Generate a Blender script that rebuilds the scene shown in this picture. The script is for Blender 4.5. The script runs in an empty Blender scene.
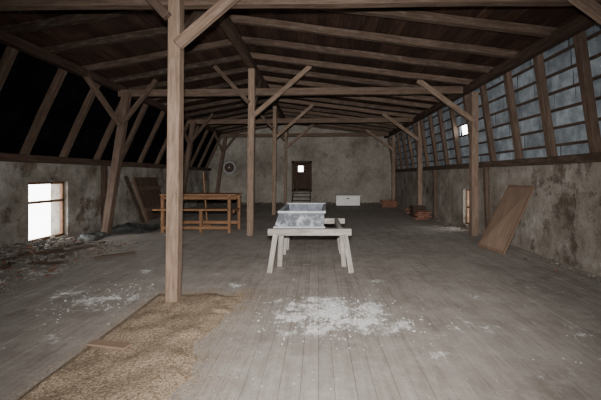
import bpy, bmesh, math, random
from mathutils import Vector, noise
random.seed(7)
R=random.random
def U(a,b): return random.uniform(a,b)
scene=bpy.context.scene

# ---------------------------------------------------------------- materials
def newmat(name):
    m=bpy.data.materials.new(name); m.use_nodes=True
    nt=m.node_tree; nt.nodes.clear()
    out=nt.nodes.new('ShaderNodeOutputMaterial'); b=nt.nodes.new('ShaderNodeBsdfPrincipled')
    nt.links.new(b.outputs[0],out.inputs[0])
    return m,nt,b
def N(nt,t,**k):
    n=nt.nodes.new(t)
    for a,v in k.items(): setattr(n,a,v)
    return n
def noi(nt,vec,scale,detail=6,rough=0.6,dist=0.0):
    n=N(nt,'ShaderNodeTexNoise'); n.inputs['Scale'].default_value=scale
    n.inputs['Detail'].default_value=detail; n.inputs['Roughness'].default_value=rough
    n.inputs['Distortion'].default_value=dist
    if vec is not None: nt.links.new(vec,n.inputs['Vector'])
    return n.outputs['Fac']
def ramp(nt,fac,stops):
    r=N(nt,'ShaderNodeValToRGB'); e=r.color_ramp.elements
    e[0].position,e[0].color=stops[0][0],(*stops[0][1],1)
    e[1].position,e[1].color=stops[-1][0],(*stops[-1][1],1)
    for p,c in stops[1:-1]:
        x=e.new(p); x.color=(*c,1)
    nt.links.new(fac,r.inputs[0]); return r.outputs[0]
def mix(nt,fac,a,b,mode='MIX'):
    m=N(nt,'ShaderNodeMix',data_type='RGBA',blend_type=mode)
    for s,v in ((0,fac),(6,a),(7,b)):
        if hasattr(v,'is_linked') or hasattr(v,'links'): nt.links.new(v,m.inputs[s])
        else: m.inputs[s].default_value = v if s==0 else (*v,1)
    return m.outputs[2]
def math_(nt,op,a,b=0.0,clamp=False):
    m=N(nt,'ShaderNodeMath',operation=op); m.use_clamp=clamp
    for i,v in ((0,a),(1,b)):
        if isinstance(v,(int,float)): m.inputs[i].default_value=v
        else: nt.links.new(v,m.inputs[i])
    return m.outputs[0]
def bump(nt,b,h,strength=0.4,dist=0.02):
    n=N(nt,'ShaderNodeBump'); n.inputs['Strength'].default_value=strength
    n.inputs['Distance'].default_value=dist
    nt.links.new(h,n.inputs['Height']); nt.links.new(n.outputs[0],b.inputs['Normal'])
def objc(nt): return N(nt,'ShaderNodeTexCoord').outputs['Object']
def mapping(nt,v,s):
    m=N(nt,'ShaderNodeMapping'); m.inputs['Scale'].default_value=s
    nt.links.new(v,m.inputs[0]); return m.outputs[0]

def wood(name,dark,mid,light,rough=0.8,bstr=0.3,tintamt=0.5,dust=None):
    m,nt,b=newmat(name)
    uv=N(nt,'ShaderNodeTexCoord').outputs['UV']
    g=noi(nt,mapping(nt,uv,(1.3,16,1)),1.5,8,0.65,0.6)
    c=ramp(nt,g,[(0.25,dark),(0.5,mid),(0.75,light)])
    l=noi(nt,mapping(nt,uv,(0.8,2,1)),1.2,4)
    c=mix(nt,0.6,c,ramp(nt,l,[(0.3,(0.5,0.48,0.46)),(0.7,(1.15,1.12,1.1))]),'MULTIPLY')
    at=N(nt,'ShaderNodeAttribute'); at.attribute_name='tint'
    c=mix(nt,tintamt,c,at.outputs['Color'],'MULTIPLY')
    if dust:
        d=noi(nt,mapping(nt,uv,(3,9,1)),1.4,8,0.7)
        c=mix(nt,ramp(nt,d,[(0.5,(0,0,0)),(0.68,(0.6,0.6,0.6))]),c,dust)
    nt.links.new(c,b.inputs['Base Color']); b.inputs['Roughness'].default_value=rough
    b.inputs['Specular IOR Level'].default_value=0.2
    bump(nt,b,g,bstr,0.008)
    return m
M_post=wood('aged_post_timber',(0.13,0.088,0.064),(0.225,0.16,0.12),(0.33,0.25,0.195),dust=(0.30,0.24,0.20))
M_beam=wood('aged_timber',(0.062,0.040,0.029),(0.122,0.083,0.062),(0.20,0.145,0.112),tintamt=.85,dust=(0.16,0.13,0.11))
M_beamd=wood('dark_timber',(0.035,0.022,0.016),(0.085,0.055,0.042),(0.15,0.105,0.082))
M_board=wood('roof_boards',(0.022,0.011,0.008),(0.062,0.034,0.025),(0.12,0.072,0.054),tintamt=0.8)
M_pine=wood('pine_wood',(0.15,0.075,0.036),(0.26,0.14,0.075),(0.36,0.21,0.12),0.6)
M_white=wood('whitewashed_wood',(0.24,0.21,0.185),(0.42,0.39,0.36),(0.60,0.57,0.54),dust=(0.64,0.61,0.58))
M_ply=wood('plywood_panel',(0.19,0.13,0.092),(0.27,0.19,0.14),(0.34,0.245,0.185),bstr=0.1)
M_plyd=wood('plywood_frame',(0.14,0.088,0.062),(0.21,0.14,0.10),(0.26,0.18,0.135),bstr=0.1)

def floor_mat():
    m,nt,b=newmat('dusty_floorboards')
    uv=N(nt,'ShaderNodeTexCoord').outputs['UV']; o=objc(nt)
    g=noi(nt,mapping(nt,uv,(1.0,14,1)),1.6,8,0.65,0.5)
    c=ramp(nt,g,[(0.25,(0.27,0.24,0.215)),(0.5,(0.37,0.338,0.31)),(0.75,(0.45,0.417,0.388))])
    at=N(nt,'ShaderNodeAttribute'); at.attribute_name='tint'
    c=mix(nt,0.28,c,at.outputs['Color'],'MULTIPLY')
    l=noi(nt,o,0.7,5,0.6)
    c=mix(nt,0.8,c,ramp(nt,l,[(0.3,(0.60,0.56,0.53)),(0.7,(1.1,1.1,1.1))]),'MULTIPLY')
    d=noi(nt,o,3.2,10,0.75)
    c=mix(nt,ramp(nt,d,[(0.45,(0,0,0)),(0.7,(0.75,0.75,0.75))]),c,(0.45,0.418,0.388))
    f=noi(nt,o,42,4,0.7)
    c=mix(nt,ramp(nt,f,[(0.57,(0,0,0)),(0.70,(0.6,0.6,0.6))]),c,(0.15,0.12,0.10))
    d2=noi(nt,o,6.5,10,0.8)
    c=mix(nt,ramp(nt,d2,[(0.56,(0,0,0)),(0.68,(0.5,0.5,0.5))]),c,(0.20,0.17,0.145))
    sx=N(nt,'ShaderNodeSeparateXYZ'); nt.links.new(o,sx.inputs[0])
    nz=noi(nt,mapping(nt,o,(1.3,.8,1)),15,13,0.88); nz2=noi(nt,o,3.6,4,0.6); tot=None
    for (px,py,rx,ry,s) in [(0.12,4.0,.9,.5,1.2),(0.5,3.65,.6,.36,1.1),(0.0,3.5,.45,.3,.9),(-2.75,4.35,.55,.5,.75),(-3.4,4.6,.5,.5,.6),
                            (1.6,3.6,.28,.2,.6),(2.1,4.4,.2,.18,.6),(-2.6,3.4,.4,.3,.55),(-4.6,5.6,.9,.5,.6),(0.9,5.1,.3,.2,.6),(1.7,6.2,.35,.3,.5),
                            (-2.9,5.6,.3,.3,.5),(-1.2,4.9,.2,.3,.5),(2.6,3.4,.2,.2,.5),(1.1,3.0,.2,.2,.5),(-.6,5.1,.25,.2,.5)]:
        dx=math_(nt,'DIVIDE',math_(nt,'SUBTRACT',sx.outputs[0],px),rx)
        dy=math_(nt,'DIVIDE',math_(nt,'SUBTRACT',sx.outputs[1],py),ry)
        r=math_(nt,'SQRT',math_(nt,'ADD',math_(nt,'MULTIPLY',dx,dx),math_(nt,'MULTIPLY',dy,dy)))
        k=math_(nt,'MULTIPLY',math_(nt,'SUBTRACT',1.25,r,True),s)
        tot=k if tot is None else math_(nt,'MAXIMUM',tot,k)
    w=math_(nt,'ADD',math_(nt,'MULTIPLY',tot,0.21),math_(nt,'ADD',nz,math_(nt,'MULTIPLY',nz2,0.7)))
    w=math_(nt,'MULTIPLY',math_(nt,'SUBTRACT',w,1.00),11.0,True)
    c=mix(nt,math_(nt,'MULTIPLY',w,0.92),c,(0.88,0.88,0.88))
    nt.links.new(c,b.inputs['Base Color']); b.inputs['Roughness'].default_value=0.9
    b.inputs['Specular IOR Level'].default_value=0.15
    bump(nt,b,math_(nt,'ADD',g,math_(nt,'MULTIPLY',f,0.5)),0.3,0.005)
    return m
M_floor=floor_mat()

def plaster(name,a,bc,c_,patch=(0.2,0.15,0.12),pth=0.6,scale=1.0):
    m,nt,b=newmat(name); o=objc(nt)
    n1=noi(nt,o,1.1*scale,8,0.65); n2=noi(nt,o,9*scale,8,0.7)
    c=ramp(nt,n1,[(0.3,a),(0.5,bc),(0.7,c_)])
    c=mix(nt,0.6,c,ramp(nt,n2,[(0.3,(0.6,0.58,0.56)),(0.65,(1.1,1.1,1.1))]),'MULTIPLY')
    v=N(nt,'ShaderNodeTexVoronoi'); v.inputs['Scale'].default_value=4.5
    vm=noi(nt,o,1.6,8,0.75)
    nt.links.new(mix(nt,0.12,o,N(nt,'ShaderNodeTexNoise').outputs['Color']),v.inputs['Vector'])
    stone=ramp(nt,v.outputs['Distance'],[(0.2,patch),(0.6,(patch[0]*.6,patch[1]*.6,patch[2]*.6))])
    msk=ramp(nt,vm,[(pth-0.03,(0,0,0)),(pth+0.06,(.9,.9,.9))])
    c=mix(nt,msk,c,stone)
    nt.links.new(c,b.inputs['Base Color']); b.inputs['Roughness'].default_value=0.95
    b.inputs['Specular IOR Level'].default_value=0.1
    h=math_(nt,'SUBTRACT',math_(nt,'ADD',n2,n1),math_(nt,'MULTIPLY',msk,0.5))
    bump(nt,b,h,0.8,0.04)
    return m
M_wall=plaster('old_plaster_masonry',(0.15,0.125,0.10),(0.28,0.25,0.215),(0.44,0.41,0.37),patch=(.18,.135,.10),pth=0.57)
M_wallL=plaster('whitewashed_masonry',(0.13,0.11,0.09),(0.28,0.26,0.23),(0.47,0.45,0.415),patch=(.18,.135,.10),pth=0.55)
M_back=plaster('grey_gable_plaster',(0.16,0.14,0.12),(0.27,0.25,0.22),(0.37,0.35,0.32),patch=(0.19,0.145,0.115),pth=0.6,scale=.6)

def simple(name,c1,c2,scale=6,rough=0.8,metal=0.0,bs=0.3,bd=0.01,spec=0.3,lo=.35,hi=.65):
    m,nt,b=newmat(name); o=objc(nt); n=noi(nt,o,scale,8,0.65)
    c=ramp(nt,n,[(lo,c1),(hi,c2)])
    at=N(nt,'ShaderNodeAttribute'); at.attribute_name='tint'
    c=mix(nt,0.6,c,at.outputs['Color'],'MULTIPLY')
    nt.links.new(c,b.inputs['Base Color']); b.inputs['Roughness'].default_value=rough
    b.inputs['Metallic'].default_value=metal; b.inputs['Specular IOR Level'].default_value=spec
    bump(nt,b,n,bs,bd); return m
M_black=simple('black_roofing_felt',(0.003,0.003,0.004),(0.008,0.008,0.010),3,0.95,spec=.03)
M_slate=simple('blue_grey_roof_sheet',(0.21,0.25,0.29),(0.50,0.57,0.64),4,0.5,0.0,.3,.01,.5)
M_felt=simple('grey_underfelt',(0.06,0.07,0.08),(0.12,0.13,0.14),4,0.9)
M_zinc=simple('zinc_sheet',(0.04,0.05,0.075),(0.48,0.50,0.54),7,0.5,0.0,.2,.01,.4,.48,.68)
M_rim=simple('galvanised_rim',(0.38,0.41,0.46),(0.62,0.64,0.67),7,0.5)
M_inner=simple('tub_inside',(0.12,0.14,0.18),(0.28,0.30,0.34),7,0.6)
M_tarp=simple('dark_tarpaulin',(0.02,0.022,0.022),(0.09,0.095,0.09),4,0.5,spec=.4)
M_rub=simple('rubble_stone',(0.09,0.075,0.062),(0.30,0.27,0.24),8,0.95,bs=.8)
M_brick=simple('terracotta',(0.16,0.075,0.05),(0.27,0.135,0.095),8,0.9)
M_wbox=simple('white_enamel',(0.7,0.7,0.7),(0.85,0.85,0.85),3,0.5)
M_metal=simple('rusty_iron',(0.04,0.025,0.018),(0.11,0.072,0.052),12,0.8)
M_paintframe=simple('brown_paint',(0.13,0.065,0.035),(0.24,0.13,0.075),9,0.7)
M_powder=simple('white_powder',(0.65,0.64,0.63),(0.85,0.84,0.83),20,0.95)
def grain_mat():
    m,nt,b=newmat('spilled_grain'); o=objc(nt)
    v=N(nt,'ShaderNodeTexVoronoi'); v.inputs['Scale'].default_value=85
    nt.links.new(o,v.inputs['Vector'])
    s=N(nt,'ShaderNodeSeparateColor'); nt.links.new(v.outputs['Color'],s.inputs[0])
    c=ramp(nt,s.outputs[0],[(0.0,(0.18,0.135,0.097)),(0.45,(0.29,0.225,0.165)),(1.0,(0.45,0.37,0.285))])
    c=mix(nt,0.6,c,ramp(nt,noi(nt,o,3,6),[(0.3,(0.72,0.68,0.64)),(0.7,(1.15,1.1,1.05))]),'MULTIPLY')
    nt.links.new(c,b.inputs['Base Color']); b.inputs['Roughness'].default_value=0.85
    b.inputs['Specular IOR Level'].default_value=0.1
    bump(nt,b,v.outputs['Distance'],0.7,0.006); return m
M_grain=grain_mat()

# ---------------------------------------------------------------- mesh builder
class B:
    def __init__(s,name,mats,bevel=0.0,parent=None):
        s.name=name; s.mats=mats; s.bm=bmesh.new(); s.uv=s.bm.loops.layers.uv.new('UVMap')
        s.col=s.bm.loops.layers.float_color.new('tint'); s.bevel=bevel; s.parent=parent
    def face(s,vs,mi,uvs,t):
        f=s.bm.faces.new(vs); f.material_index=mi
        for l,u in zip(f.loops,uvs): l[s.uv].uv=u; l[s.col]=(t,t,t,1)
        return f
    def beam(s,p0,p1,w,h,up=(0,0,1),mi=0,taper=1.0,jit=0.0,t=None):
        """box from p0 to p1, w = sideways size, h = size along 'up'"""
        p0=Vector(p0);p1=Vector(p1);d=(p1-p0);L=d.length;d.normalize()
        up=Vector(up)
        if abs(d.dot(up))>0.98: up=Vector((0,1,0)) if abs(d.y)<.9 else Vector((1,0,0))
        sd=d.cross(up).normalized(); u=sd.cross(d).normalized()
        n=max(1,int(L/0.9)) if jit else 1
        rings=[]
        for i in range(n+1):
            k=i/n; c=p0+(p1-p0)*k
            if jit and 0<i<n: c=c+sd*U(-jit,jit)+u*U(-jit,jit)
            sc=1+(taper-1)*k
            rings.append([s.bm.verts.new(c+sd*(a*w/2*sc*(1+U(-jit,jit)))+u*(b*h/2*sc*(1+U(-jit,jit)))) for a,b in((-1,-1),(1,-1),(1,1),(-1,1))])
        ou,ov=U(0,60),U(0,60); t=U(0.45,1.0) if t is None else t
        per=[0,w,w+h,2*w+h,2*w+2*h]
        for i in range(n):
            a,b=rings[i],rings[i+1]; l0,l1=L*i/n,L*(i+1)/n
            for j in range(4):
                k=(j+1)%4
                s.face((a[j],a[k],b[k],b[j]),mi,((ou+l0,ov+per[j]),(ou+l0,ov+per[j+1]),(ou+l1,ov+per[j+1]),(ou+l1,ov+per[j])),t)
        for r,rv in((rings[0],True),(rings[-1],False)):
            vs=r[::-1] if rv else r
            s.face(vs,mi,((ou,ov),(ou+.05,ov),(ou+.05,ov+h),(ou,ov+h)),t)
    def box(s,x0,x1,y0,y1,z0,z1,mi=0,t=None):
        dx,dy,dz=x1-x0,y1-y0,z1-z0
        cx,cy,cz=(x0+x1)/2,(y0+y1)/2,(z0+z1)/2
        if dx>=dy and dx>=dz: s.beam((x0,cy,cz),(x1,cy,cz),dy,dz,(0,0,1),mi,t=t)
        elif dy>=dz: s.beam((cx,y0,cz),(cx,y1,cz),dx,dz,(0,0,1),mi,t=t)
        else: s.beam((cx,cy,z0),(cx,cy,z1),dx,dy,(0,1,0),mi,t=t)
    def prism(s,pts,y0,y1,mi=0):
        a=[s.bm.verts.new((x,y0,z)) for x,z in pts]; b=[s.bm.verts.new((x,y1,z)) for x,z in pts]
        s.face(a,mi,pts,1); s.face(b[::-1],mi,pts[::-1],1)
        for i in range(len(pts)):
            j=(i+1)%len(pts); s.face((a[j],a[i],b[i],b[j]),mi,((0,0),(1,0),(1,1),(0,1)),1)
    def rock(s,c,r,mi=0,flat=0.7):
        t=U(.4,1); res=bmesh.ops.create_icosphere(s.bm,subdivisions=1,radius=r)
        q=Vector((R(),R(),R()))*50; sx,sy=U(.7,1.4),U(.7,1.3)
        for v in res['verts']:
            k=1+0.5*noise.noise(v.co/r+q)
            v.co=Vector((v.co.x*sx*k,v.co.y*sy*k,v.co.z*flat*k))+Vector(c)
        fs=set(f for v in res['verts'] for f in v.link_faces)
        for f in fs:
            f.material_index=mi
            for l in f.loops: l[s.col]=(t,t,t,1)
    def cyl(s,p0,p1,r,seg=12,mi=0,t=1,r1=None):
        p0=Vector(p0);p1=Vector(p1);d=(p1-p0).normalized(); r1=r if r1 is None else r1
        a=d.orthogonal().normalized(); b=d.cross(a)
        A=[s.bm.verts.new(p0+(a*math.cos(2*math.pi*i/seg)+b*math.sin(2*math.pi*i/seg))*r) for i in range(seg)]
        C=[s.bm.verts.new(p1+(a*math.cos(2*math.pi*i/seg)+b*math.sin(2*math.pi*i/seg))*r1) for i in range(seg)]
        for i in range(seg):
            j=(i+1)%seg; s.face((A[i],A[j],C[j],C[i]),mi,((0,i),(0,i+1),(1,i+1),(1,i)),t)
        s.face(A[::-1],mi,[(0,0)]*seg,t); s.face(C,mi,[(0,0)]*seg,t)
    def done(s,smooth=False):
        bmesh.ops.recalc_face_normals(s.bm,faces=s.bm.faces)
        me=bpy.data.meshes.new(s.name); s.bm.to_mesh(me); s.bm.free()
        for m in s.mats: me.materials.append(m)
        if smooth:
            for p in me.polygons: p.use_smooth=True
        o=bpy.data.objects.new(s.name,me); scene.collection.objects.link(o)
        if s.bevel:
            b=o.modifiers.new('Bevel','BEVEL'); b.width=s.bevel; b.segments=1; b.limit_method='ANGLE'
        if s.parent: o.parent=s.parent
        return o
def empty(name):
    e=bpy.data.objects.new(name,None); scene.collection.objects.link(e); return e

# ---------------------------------------------------------------- dimensions
XL,XR=-6.5,4.5; Y0,Y1=-2.0,20.0
RX,RZ=-1.78,4.78           # ridge
LX,LZ=-5.5,4.02            # left purlin line (inner)
QX,QZ=4.06,3.98            # right purlin line

# floor ----------------------------------------------------------
f=B('floor',[M_floor,M_beamd],0.0)
x=XL-0.1
while x<XR+0.1:
    w=U(0.12,0.17); y=Y0-U(0,3)
    while y<Y1:
        L=U(3.6,5.5); z=U(-0.002,0.002)
        ya,yb=max(y,Y0),min(y+L,Y1)
        if yb-ya>0.05: f.box(x+.0015,x+w-.0015,ya,yb-.003,-0.035+z,z,0,t=U(.55,1))
        y+=L
    x+=w
f.box(XL-.1,XR+.1,Y0,Y1,-0.12,-0.012,1)
f.done()

# walls ----------------------------------------------------------
def wall_x(name,xa,xb,ztop,holes,mat):
    b=B(name,[mat]); ys=sorted({Y0,Y1,*[h[0] for h in holes],*[h[1] for h in holes]})
    for a,c in zip(ys,ys[1:]):
        hs=[h for h in holes if h[0]<=a and h[1]>=c]
        if hs:
            h=hs[0]
            if h[2]>0.0: b.box(xa,xb,a,c,-.1,h[2])
            b.box(xa,xb,a,c,h[3],ztop)
        else: b.box(xa,xb,a,c,-.1,ztop)
    return b.done()
wall_x('wall_left',XL-.45,XL,1.93,[(7.5,8.68,0.06,1.46)],M_wallL)
wall_x('wall_right',XR,XR+.45,1.83,[(9.85,10.35,0.12,1.2)],M_wall)
b=B('wall_back',[M_back])
dx0,dx1=-1.52,-0.42
b.box(XL-.2,dx0,Y1,Y1+.35,-.1,2.42); b.box(dx1,XR+.2,Y1,Y1+.35,-.1,2.42); b.box(dx0,dx1,Y1,Y1+.35,-.1,.72)
b.prism([(XL-.2,2.42),(XR+.2,2.42),(QX+.3,QZ+.2),(RX,RZ+.2),(LX-.2,LZ+.2)],Y1,Y1+.35)
b.done()
b=B('wall_front',[M_wall])
b.prism([(XL-.2,-.1),(XR+.2,-.1),(XR+.2,2.42),(QX+.3,QZ+.2),(RX,RZ+.2),(LX-.2,LZ+.2),(XL-.2,2.42)],Y0-.3,Y0)
b.done()
b=B('wall_passage',[M_beamd])
b.box(dx0-.5,dx0-.3,Y1+.35,Y1+3,.5,2.8); b.box(dx1+.3,dx1+.5,Y1+.35,Y1+3,.5,2.8)
b.box(dx0-.5,dx1+.5,Y1+.35,Y1+3,2.7,2.8); b.box(dx0-.5,dx1+.5,Y1+.35,Y1+3,.5,.72)
wx0,wx1,wz0,wz1=-1.36,-1.02,1.9,2.3
b.box(dx0-.5,wx0,Y1+3,Y1+3.2,.5,2.8);b.box(wx1,dx1+.5,Y1+3,Y1+3.2,.5,2.8)
b.box(wx0,wx1,Y1+3,Y1+3.2,.5,wz0);b.box(wx0,wx1,Y1+3,Y1+3.2,wz1,2.8)
b.done()
b=B('door_1',[M_beamd],.004)
b.box(dx0-.05,dx0+.08,Y1-.06,Y1+.2,.66,2.5); b.box(dx1-.08,dx1+.05,Y1-.06,Y1+.2,.66,2.5)
b.box(dx0-.05,dx1+.05,Y1-.06,Y1+.2,2.38,2.5); b.box(dx0-.05,dx1+.05,Y1-.06,Y1+.2,.66,.76)
b.beam((dx1-.12,Y1+.2,.78),(dx1-.12,Y1+.2,2.36),.16,.04,(0,1,0),0)
b.done()
b=B('wooden_steps',[M_beamd],.004)
for i in range(3): b.box(dx0+.06,dx1-.06,Y1-.9+.29*i,Y1-.63+.29*i,.2*(i+1)-.04,.2*(i+1))
b.beam((dx0+.03,Y1-.95,0.1),(dx0+.03,Y1-.05,.55),.05,.2); b.beam((dx1-.03,Y1-.95,0.1),(dx1-.03,Y1-.05,.55),.05,.2)
b.done()

# window frames
b=B('window_1',[M_paintframe],.004); xw=XL-.12
for y in(7.5,8.68-.07): b.box(xw-.05,xw+.03,y,y+.07,.06,1.46)
for z in(.06,.95,1.4): b.box(xw-.05,xw+.03,7.5,8.68,z,z+.06)
b.done()
b=B('window_2',[M_paintframe],.004)
for y in(9.85,10.3): b.box(XR+.1,XR+.16,y,y+.05,.12,1.2)
for z in(.12,.62,1.15): b.box(XR+.1,XR+.16,9.85,10.35,z,z+.05)
b.done()

# roof cladding ---------------------------------------------------
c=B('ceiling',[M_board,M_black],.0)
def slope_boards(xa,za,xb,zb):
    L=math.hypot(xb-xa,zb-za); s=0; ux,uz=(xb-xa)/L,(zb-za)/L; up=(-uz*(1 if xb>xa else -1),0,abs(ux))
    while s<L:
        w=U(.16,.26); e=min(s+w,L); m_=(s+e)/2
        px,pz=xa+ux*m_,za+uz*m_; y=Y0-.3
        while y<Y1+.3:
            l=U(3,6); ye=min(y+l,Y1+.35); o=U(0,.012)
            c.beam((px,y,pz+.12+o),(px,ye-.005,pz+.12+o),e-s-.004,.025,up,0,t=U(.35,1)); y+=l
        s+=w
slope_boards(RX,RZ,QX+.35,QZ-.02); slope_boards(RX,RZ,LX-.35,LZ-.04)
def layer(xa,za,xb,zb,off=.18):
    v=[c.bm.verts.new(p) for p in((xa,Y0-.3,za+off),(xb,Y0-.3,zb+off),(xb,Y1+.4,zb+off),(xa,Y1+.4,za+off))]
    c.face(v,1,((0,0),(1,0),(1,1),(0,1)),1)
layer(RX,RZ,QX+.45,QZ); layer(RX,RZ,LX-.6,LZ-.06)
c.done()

# left mansard: black felt
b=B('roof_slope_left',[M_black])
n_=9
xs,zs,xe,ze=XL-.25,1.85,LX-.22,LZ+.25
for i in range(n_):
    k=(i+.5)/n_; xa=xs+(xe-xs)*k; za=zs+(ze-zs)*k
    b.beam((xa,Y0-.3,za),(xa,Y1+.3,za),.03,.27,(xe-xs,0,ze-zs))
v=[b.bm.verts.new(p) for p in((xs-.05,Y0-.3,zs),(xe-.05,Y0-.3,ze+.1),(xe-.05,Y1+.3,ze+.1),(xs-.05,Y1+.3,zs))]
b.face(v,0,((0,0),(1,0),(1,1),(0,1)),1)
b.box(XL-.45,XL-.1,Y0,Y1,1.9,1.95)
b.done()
# right mansard: blue-grey sheets on laths, two small roof openings
b=B('roof_slope_right',[M_slate,M_felt,M_beamd])
rx0,rz0,rx1,rz1=XR+.12,1.86,QX+.28,QZ+.16
rows=7; pw=.52
ncol=int((Y1-Y0)/pw)+1
for r in range(rows):
    k0,k1=r/rows,(r+1)/rows
    for i in range(ncol):
        ya=Y0+i*pw; yc=ya+pw/2
        if r==3 and (abs(yc-10.0)<.3 or abs(yc-14.9)<.3): continue
        A=(rx0+(rx1-rx0)*k0,rz0+(rz1-rz0)*k0); C=(rx0+(rx1-rx0)*k1,rz0+(rz1-rz0)*k1)
        v=[b.bm.verts.new(p) for p in((A[0]+.05,ya,A[1]),(A[0]+.05,ya+pw,A[1]),(C[0]+.05,ya+pw,C[1]),(C[0]+.05,ya,C[1]))]
        b.face(v,1,((0,0),(1,0),(1,1),(0,1)),1)
        t=U(.3,1.0)
        b.beam((A[0]-.02+U(-.012,.012),yc+U(-.01,.01),A[1]-.01),(C[0]+.01+U(-.012,.012),yc+U(-.01,.01),C[1]+.01),.012,pw-U(.015,.04),(0,1,0),0,t=t)
    b.beam((rx0+(rx1-rx0)*k0-.03,Y0,rz0+(rz1-rz0)*k0),(rx0+(rx1-rx0)*k0-.03,Y1,rz0+(rz1-rz0)*k0),.03,.05,(0,0,1),2,t=.9)
b.box(XR+.02,XR+.45,Y0,Y1,1.8,1.86,1)
b.done()

# plates & purlins -------------------------------------------------
def member(name,items,mats=[M_beam],bev=.008):
    b=B(name,mats,bev)
    for it in items: b.beam(*it[0],**it[1])
    return b.done()
member('wall_plate_left',[(((XL+.02,Y0,1.99),(XL+.02,Y1,1.99),.2,.17),dict(jit=.008))],[M_beamd])
member('wall_plate_right',[(((XR-.03,Y0,1.90),(XR-.03,Y1,1.90),.18,.15),dict(jit=.008))])
member('purlin_left',[(((LX+.05,Y0,LZ-.02),(LX+.05,Y1,LZ-.02),.17,.18),dict(jit=.008))],[M_beamd])
member('purlin_right',[(((QX-.03,Y0,QZ-.04),(QX-.03,Y1,QZ-.04),.17,.18),dict(jit=.008))],[M_beamd])
member('ridge_purlin',[(((RX,Y0,RZ-.2),(RX,Y1,RZ-.2),.18,.2),dict(jit=.01))],[M_beamd])

b=B('rafters_left',[M_beam],.006)
for i in range(18):
    yy=7.29+1.2*(i-7)+U(-.06,.06)
    if Y0<yy<Y1: b.beam((XL+.03,yy,2.06),(LX-.06,yy+U(-.03,.03),LZ-.02),.13,.12,(1,0,.4),jit=.01,t=U(.6,.9))
b.done()
b=B('rafters_right',[M_beam],.006)
for i in range(-6,16):
    yy=5.36+1.03*i+U(-.05,.05)
    if Y0<yy<Y1: b.beam((XR-.03,yy,1.96),(QX+.12,yy,QZ),.13,.12,(1,0,.4),jit=.01,t=U(.7,1))
b.done()
b=B('rafters_ceiling',[M_beam],.006)
y=Y0+.6
while y<Y1:
    s=U(-.05,.05)
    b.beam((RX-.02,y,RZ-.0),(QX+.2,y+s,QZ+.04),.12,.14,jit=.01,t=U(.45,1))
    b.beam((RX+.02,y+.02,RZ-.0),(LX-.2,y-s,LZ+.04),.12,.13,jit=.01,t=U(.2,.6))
    y+=1.02+U(-.08,.08)
b.done()

# trusses ------------------------------------------------------------
for ty in(-0.6,4.2,9.0,13.8,18.6):
    tr=empty('timber_truss')
    def part(n,items,mats=[M_beam]):
        o=member(n,items,mats); o.parent=tr
    post=.15 if ty!=9.0 else .17
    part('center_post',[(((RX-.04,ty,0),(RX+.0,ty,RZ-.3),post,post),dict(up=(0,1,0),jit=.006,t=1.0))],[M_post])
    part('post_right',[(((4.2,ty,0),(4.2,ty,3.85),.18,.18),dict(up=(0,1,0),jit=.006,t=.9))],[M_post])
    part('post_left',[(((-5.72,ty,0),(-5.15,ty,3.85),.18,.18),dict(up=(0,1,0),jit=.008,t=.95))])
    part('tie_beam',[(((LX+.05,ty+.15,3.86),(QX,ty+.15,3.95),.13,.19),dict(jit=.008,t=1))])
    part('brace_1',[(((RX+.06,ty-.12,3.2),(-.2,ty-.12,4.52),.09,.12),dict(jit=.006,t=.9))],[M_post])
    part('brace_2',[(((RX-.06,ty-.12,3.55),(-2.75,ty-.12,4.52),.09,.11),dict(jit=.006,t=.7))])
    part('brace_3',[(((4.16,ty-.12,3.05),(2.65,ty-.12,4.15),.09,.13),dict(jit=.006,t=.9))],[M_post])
    part('brace_4',[(((-5.3,ty-.06,2.95),(-5.42,ty-1.25,3.98),.11,.1),dict(jit=.006,t=1))])
    part('brace_5',[(((-5.2,ty-.12,3.0),(-4.3,ty-.12,4.15),.09,.11),dict(jit=.006,t=.7))])
    part('brace_6',[(((RX,ty+.05,3.3),(RX,ty+1.25,4.5),.1,.1),dict(jit=.006,t=.6))])
member('wall_stud',[(((4.36,8.55,0),(4.3,8.55,1.83),.11,.11),dict(up=(0,1,0),jit=.006))])
member('wall_stud',[(((XL+.1,10.0,0),(XL+.1,10.0,1.9),.13,.13),dict(up=(0,1,0),jit=.006))],[M_beamd])
member('wall_stud',[(((XL+.1,14.6,0),(XL+.1,14.6,1.9),.13,.13),dict(up=(0,1,0),jit=.006))],[M_beamd])
member('wall_stud',[(((4.38,12.5,0),(4.38,12.5,1.83),.14,.14),dict(up=(0,1,0),jit=.006))])

# trestle with zinc tub ------------------------------------------------
tb=empty('trestle_table')
def tpart(n,items,mats=[M_white]):
    o=member(n,items,mats,.004); o.parent=tb
tpart('front_bar',[(((-.84,5.62,.66),(.56,5.62,.66),.10,.11),dict(jit=.01,t=1))])
tpart('back_bar',[(((-.75,7.0,.66),(.56,7.0,.66),.09,.11),dict(jit=.01,t=.9))])
tpart('side_rail_1',[(((.38,5.68,.67),(.38,6.95,.67),.08,.09),dict(t=.95))])
tpart('side_rail_2',[(((-.62,5.68,.67),(-.62,6.95,.67),.08,.09),dict(t=.95))])
for i,(xa,xb,yy,dy) in enumerate([(-.70,-.80,5.62,-.1),(.44,.55,5.62,-.1),(-.62,-.68,5.68,.25),(.40,.46,5.68,.25),
                                  (-.62,-.70,7.0,-.2),(.42,.48,7.0,-.12),(-.62,-.68,7.05,.22),(.42,.48,7.05,.22)]):
    tpart('leg_%d'%(i+1),[(((xb,yy+dy,0),(xa,yy+dy*.1,.70),.085,.06),dict(up=(0,1,0),t=U(.8,1)))])
tub=B('zinc_trough',[M_zinc,M_inner,M_rim],.004)
bz,tz=.722,1.0
bo=[(-.74,5.62),(.10,5.62),(.10,7.1),(-.66,7.1)]; to=[(-.66,5.66),(.11,5.66),(.15,7.2),(-.66,7.2)]
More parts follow.
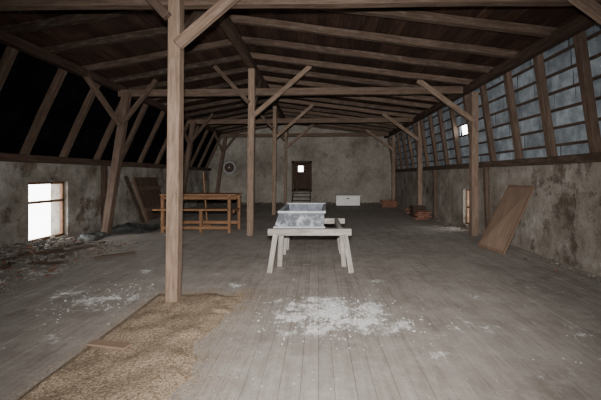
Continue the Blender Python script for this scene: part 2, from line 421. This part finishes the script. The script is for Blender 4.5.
ti=[(-.62,5.70),(.08,5.70),(.11,7.15),(-.62,7.15)]; bi=[(-.62,5.72),(.06,5.72),(.06,7.05),(-.6,7.05)]
rs=[[tub.bm.verts.new((*p,z)) for p in q] for q,z in((bo,bz),(to,tz),(ti,tz),(bi,bz+.04))]
for k,mi in((0,0),(1,2),(2,1)):
    for i in range(4):
        j=(i+1)%4; tub.face((rs[k][i],rs[k][j],rs[k+1][j],rs[k+1][i]),mi,((0,0),(1,0),(1,1),(0,1)),1)
tub.face(rs[0][::-1],0,((0,0),)*4,1); tub.face(rs[3],1,((0,0),)*4,.5)
tub.box(-.68,.13,5.63,5.67,tz-.03,tz+.01,2,1); tub.box(-.75,.12,5.60,5.63,bz,bz+.03,2,.8)
tub.beam((-.65,5.65,tz),(-.66,7.2,tz),.04,.025,mi=2,t=1); tub.beam((.11,5.65,tz),(.15,7.2,tz),.04,.025,mi=2,t=1); tub.box(-.68,.17,7.18,7.22,tz-.03,tz+.02,2,1)
tub.done()

# pine workbench left --------------------------------------------------
wb=empty('pine_workbench')
def wpart(n,items):
    o=member(n,items,[M_pine],.004); o.parent=wb
def D(**k): return k
wpart('top',[(((-4.45,9.45+.15*i,1.07),(-2.3,9.45+.15*i,1.07),.14,.04),D(t=U(.7,1))) for i in range(5)])
for i,(lx,ly) in enumerate([(-4.38,9.42),(-2.5,9.42),(-4.38,10.08),(-2.38,10.08)]):
    wpart('leg_%d'%(i+1),[(((lx,ly,0),(lx,ly,1.05),.08,.08),D(up=(0,1,0),t=U(.8,1)))])
wpart('leg_5',[(((-3.3,9.42,0),(-3.3,9.42,.64),.08,.08),D(up=(0,1,0),t=.7))])
wpart('shelf',[(((-4.6,9.3+.14*i,.66),(-2.5,9.3+.14*i,.66),.13,.05),D(t=U(.7,1))) for i in range(2)])
wpart('rail_front',[(((-4.4,9.40,.98),(-2.3,9.40,.98),.04,.08),D(t=.6))])
wpart('rail_low',[(((-4.4,9.40,.14),(-2.5,9.40,.14),.04,.08),D(t=.8))])
wpart('rail_back',[(((-4.4,10.1,.2),(-2.4,10.1,.2),.04,.10),D(t=.8)),(((-4.4,10.1,.96),(-2.4,10.1,.96),.04,.10),D(t=.7))])
wpart('rail_side',[(((-2.38,9.4,.60),(-2.38,10.1,.60),.04,.10),D(t=.8))])
b=B('broom',[M_pine]); b.cyl((-3.45,10.4,0.08),(-3.55,10.32,1.72),.022); b.box(-3.62,-3.32,10.36,10.44,0,.09); b.done()

# leaning plywood panel on right
pn=empty('leaning_panel')
p00,p10,p11,p01=Vector((3.60,7.5,0.01)),Vector((3.74,6.68,.01)),Vector((4.44,6.80,1.38)),Vector((4.44,7.72,1.38))
def quadslab(name,c,th,mat,off=0):
    b=B(name,[mat],.003); n=(c[1]-c[0]).cross(c[3]-c[0]).normalized()
    if n.x>0:n=-n
    lo=[b.bm.verts.new(p+n*off) for p in c]; hi=[b.bm.verts.new(p+n*(off+th)) for p in c]
    W=(c[1]-c[0]).length;H=(c[3]-c[0]).length; uv=((0,0),(0,W),(H,W),(H,0))
    b.face(lo,0,uv,1);b.face(hi,0,uv,1)
    for i in range(4):
        j=(i+1)%4;b.face((lo[i],lo[j],hi[j],hi[i]),0,uv,.8)
    o=b.done(); return o
quadslab('sheet',[p00,p10,p11,p01],.02,M_ply,.015).parent=pn
def lerp(u,v):
    return (p00*(1-u)+p10*u)*(1-v)+(p01*(1-u)+p11*u)*v
for i,(u0,u1,v0,v1) in enumerate([(0,.06,0,1),(.94,1,0,1),(0.06,.94,0,.04),(.06,.94,.96,1)]):
    quadslab('edge_strip_%d'%(i+1),[lerp(u0,v0),lerp(u1,v0),lerp(u1,v1),lerp(u0,v1)],.006,M_plyd,.035).parent=pn

# leaning old door on the left
dr=B('old_plank_door',[M_beamd,M_beam],.004)
for i in range(8):
    yy=11.8+.2*i
    dr.beam((-6.0,yy,0.01),(-6.44,yy,1.55),.03,.19,(0,1,0),0,t=U(.6,1))
dr.beam((-5.99+.03-.11,11.72,.4),(-5.99+.03-.11,13.3,.4),.03,.12,(-.27,0,1),1); dr.beam((-6.27,11.72,1.15),(-6.27,13.3,1.15),.03,.12,(-.27,0,1),1)
dr.done()
member('leaning_board',[(((-5.9,11.3,.02),(-6.4,11.1,1.6),.2,.03),dict(up=(1,0,.2)))],[M_beam],.003)
member('leaning_board',[(((-5.7,11.2,.02),(-6.38,11.5,1.5),.16,.03),dict(up=(1,0,.2)))],[M_ply],.003)

b=B('white_chest',[M_wbox,M_metal],.015)
b.box(.95,2.2,17.5,18.1,.05,.52,0,1); b.box(.92,2.23,17.47,18.13,.52,.58,0,.95)
for xx in(1.0,2.08): b.box(xx,xx+.08,17.52,17.6,0,.05,1); b.box(xx,xx+.08,17.98,18.06,0,.05,1)
b.box(1.5,1.65,17.45,17.475,.4,.45,1)
b.done()
def bricks(name,cx,cy,nx,nz):
    b=B(name,[M_brick],.004)
    for k in range(nz):
        for i in range(nx):
            for j in range(2):
                x=cx+i*.26+U(-.015,.015)+(0.1 if k%2 else 0); y=cy+j*.13
                b.box(x,x+.25,y,y+.12,k*.075,k*.075+.07,0,U(.5,1))
    b.done()
bricks('brick_stack',3.55,12.2,2,4); bricks('brick_stack',3.75,14.2,2,3); bricks('brick_stack',3.2,17.0,3,5)
b=B('wooden_crate',[M_beamd,M_beam],.004)
for z in(.03,.17,.31):
    b.box(3.7,4.2,13.0,13.02,z,z+.11);b.box(3.7,4.2,13.48,13.5,z,z+.11);b.box(3.7,3.72,13,13.5,z,z+.11);b.box(4.18,4.2,13,13.5,z,z+.11)
for xx in(3.72,4.14):
    for yy in(13.02,13.44): b.box(xx,xx+.04,yy,yy+.04,0,.42,1)
b.box(3.7,4.2,13,13.5,0,.02)
b.done()
# round iron flue cover on the gable
b=B('flue_cover',[M_metal,M_rim]); b.cyl((-5.27,19.86,2.1),(-5.27,19.99,2.1),.36,28,1,t=.4); b.cyl((-5.27,19.82,2.1),(-5.27,19.86,2.1),.29,28,0,t=.9); b.cyl((-5.27,19.79,2.1),(-5.27,19.82,2.1),.05,12,1,t=.7); b.done()

# tarpaulin -----------------------------------------------------------
def cloth(name,x0,x1,y0,y1,hmax,mat,seed,nx=46,ny=40):
    b=B(name,[mat]); vs=[]
    for j in range(ny+1):
        row=[]
        for i in range(nx+1):
            u,v=i/nx,j/ny; x=x0+(x1-x0)*u;y=y0+(y1-y0)*v
            e=min(u,1-u,v,1-v)*4; e=min(1,e)
            n=noise.fractal(Vector((x*1.6+seed,y*1.6,0)),1,2,5); rd=1-abs(noise.noise(Vector((x*3+seed,y*3,3))))*2
            z=.012+max(0,(.45+.5*n+.35*rd))*hmax*e
            ox=noise.noise(Vector((y*2+seed,0,1)))*.25*(1-e); oy=noise.noise(Vector((x*2+seed,5,1)))*.25*(1-e)
            row.append(b.bm.verts.new((x+ox,y+oy,z)))
        vs.append(row)
    for j in range(ny):
        for i in range(nx):
            b.face((vs[j][i],vs[j][i+1],vs[j+1][i+1],vs[j+1][i]),0,((0,0),)*4,1)
    return b.done(True)
cloth('tarpaulin',-6.2,-4.75,9.2,10.5,.2,M_tarp,3.1)
cloth('tarpaulin',-6.2,-5.5,8.3,9.1,.12,M_tarp,9.7)

# rubble ----------------------------------------------------------------
b=B('rubble_pile',[M_rub,M_beamd,M_brick])
for i in range(1150):
    k=R()**1.5; x=XL+.15+k*2.1; y=U(4.4,8.1)
    if 7.5<y and R()<.4: continue
    r=U(.012,.062)*(1.2-k*.6); b.rock((x,y,r*.4+max(0,.17-(x-XL)*.15)*R()),r,0 if R()<.93 else 2,.6)
for i in range(26):
    x=U(-6.2,-4.9);y=U(5.0,8.0);a=U(-1.1,.9); l=U(.25,.75)
    b.beam((x,y,.05),(x+l*math.cos(a),y+l*math.sin(a),.06+U(0,.09)),U(.05,.11),.028,mi=1)
b.done()
for (ya,yb,n) in((4.6,6.5,40),(10.0,12.0,40),(15,17,40)):
    b=B('rubble_pile',[M_rub,M_brick])
    for i in range(n):
        k=R()**1.8; x=XR-.1-k*.5; y=U(ya,yb); r=U(.012,.04); b.rock((x,y,r*.4),r,0 if R()<.85 else 1,.6)
    b.done()
for(xa,xb) in((-6,-1.9),(-.1,.8),(2.5,4)):
    b=B('rubble_pile',[M_rub,M_brick])
    for i in range(int((xb-xa)*32)):
        k=R()**1.5; x=U(xa,xb); y=Y1-.15-k*1.1; r=U(.02,.07)
        b.rock((x,y,r*.4),r,0 if R()<.8 else 1,.6)
    b.done()
member('timber_offcut',[(((-5.2,4.25,.05),(-4.35,4.15,.05),.13,.08),dict(jit=.01,t=.5))],[M_beamd])
member('timber_offcut',[(((-4.3,6.4,.03),(-3.75,6.85,.03),.08,.04),dict(jit=.01,t=.6))],[M_beam])

# grain -----------------------------------------------------------------
GX0=-2.16
def gedge(y): return -1.08+.17*noise.noise(Vector((y*1.7,3,0)))+.07*noise.noise(Vector((y*7,1,0)))+(.10 if y>3.9 else 0)
def gfar(x): return 4.55+.12*noise.noise(Vector((x*3,8,0)))
b=B('spilled_grain',[M_grain]); nx,ny=90,170; vs=[]
for j in range(ny+1):
    row=[]; y=1.2+(4.75-1.2)*j/ny
    for i in range(nx+1):
        x=GX0+(1.45)*i/nx
        e=min(gedge(y)-x,(x-GX0)*2.0+.02,gfar(x)-y)
        h=min(1,max(0,e/.22)); h=h*h*(3-2*h)*.045
        z=-.006+h*(.75+.5*noise.noise(Vector((x*4,y*4,0))))+(.007 if e>0 else 0)+.004*noise.noise(Vector((x*30,y*30,0)))
        row.append(b.bm.verts.new((x,y,z)))
    vs.append(row)
for j in range(ny):
    for i in range(nx): b.face((vs[j][i],vs[j][i+1],vs[j+1][i+1],vs[j+1][i]),0,((0,0),)*4,1)
for i in range(9500):
    q=R()
    if q<.66:
        y=U(1.8,4.7); x=gedge(y)+abs(random.gauss(0,.22))-.12; z=.01
    elif q<.8:
        x=U(GX0,-1); y=gfar(x)+abs(random.gauss(0,.12))-.1; z=.01
    elif q<.9:
        y=U(1.8,4.6); x=GX0-abs(random.gauss(0,.06)); z=.006
    else:
        x=U(GX0+.1,-1.2);y=U(1.9,4.5);z=.04
    a=U(0,6.28);l=U(.005,.010);d=Vector((math.cos(a),math.sin(a),U(-.3,.3)));p=Vector((x,y,z))
    q=Vector((-d.y,d.x,0))*.35
    A=b.bm.verts.new(p-d*l);C=b.bm.verts.new(p+d*l);E=b.bm.verts.new(p+q*l);F=b.bm.verts.new(p-q*l);G=b.bm.verts.new(p+Vector((0,0,l*.5)))
    for t3 in((A,E,G),(E,C,G),(C,F,G),(F,A,G)): b.face(t3,0,((0,0),)*3,1)
b.done(True)
member('wood_scrap',[(((-2.12,3.12,.045),(-1.72,3.02,.055),.10,.02),dict(t=1))],[M_ply],.003)

# powder crumbs
b=B('powder_crumbs',[M_powder])
for i in range(480):
    a=U(0,6.28); r=abs(random.gauss(0,.6)); x=.18+.9*r*math.cos(a); y=3.85+.6*r*math.sin(a)
    s=U(.004,.013)
    if x>-.85: b.rock((x,y,s*.3),s,0,.4)
b.done()
b=B('powder_crumbs',[M_powder])
for i in range(200):
    x=random.gauss(-2.8,.4); y=random.gauss(4.4,.35); s=U(.004,.012)
    if x<GX0-.03: b.rock((x,y,s*.3),s,0,.4)
b.done()
b=B('powder_crumbs',[M_powder])
for i in range(160):
    x=U(-.8,3.6);y=U(2.3,5.3); s=U(.003,.008)
    b.rock((x,y,s*.3),s,0,.4)
b.done()

# ---------------------------------------------------------------- lights, world, camera
w=bpy.data.worlds.new('World'); scene.world=w; w.use_nodes=True
bg=w.node_tree.nodes['Background']; bg.inputs[0].default_value=(1,.99,.97,1); bg.inputs[1].default_value=10.0

ld=bpy.data.lights.new('camera_flash','SPOT'); ld.energy=1.0; ld.color=(1,.965,.92)
ld.spot_size=math.radians(116); ld.spot_blend=1.0; ld.shadow_soft_size=.04
ld.use_nodes=True; nt=ld.node_tree; em=[n for n in nt.nodes if n.type=='EMISSION'][0]
fo=nt.nodes.new('ShaderNodeLightFalloff'); fo.inputs['Strength'].default_value=270; fo.inputs['Smooth'].default_value=0
fq=nt.nodes.new('ShaderNodeLightFalloff'); fq.inputs['Strength'].default_value=500; fq.inputs['Smooth'].default_value=0
ad=nt.nodes.new('ShaderNodeMath'); ad.operation='ADD'
nt.links.new(fo.outputs['Linear'],ad.inputs[0]); nt.links.new(fq.outputs['Quadratic'],ad.inputs[1])
nt.links.new(ad.outputs[0],em.inputs['Strength'])
lo=bpy.data.objects.new('camera_flash',ld); scene.collection.objects.link(lo)
lo.location=(0.0,-.05,1.82); lo.rotation_euler=(math.radians(83),0,math.radians(1))

cd=bpy.data.cameras.new('camera'); cd.lens=20.0; cd.sensor_width=36
cd.shift_x=-17.5/601; cd.shift_y=-24/601; cd.clip_start=.05
co=bpy.data.objects.new('camera',cd); scene.collection.objects.link(co)
co.location=(0,0,1.6); co.rotation_euler=(math.radians(90),0,0); scene.camera=co
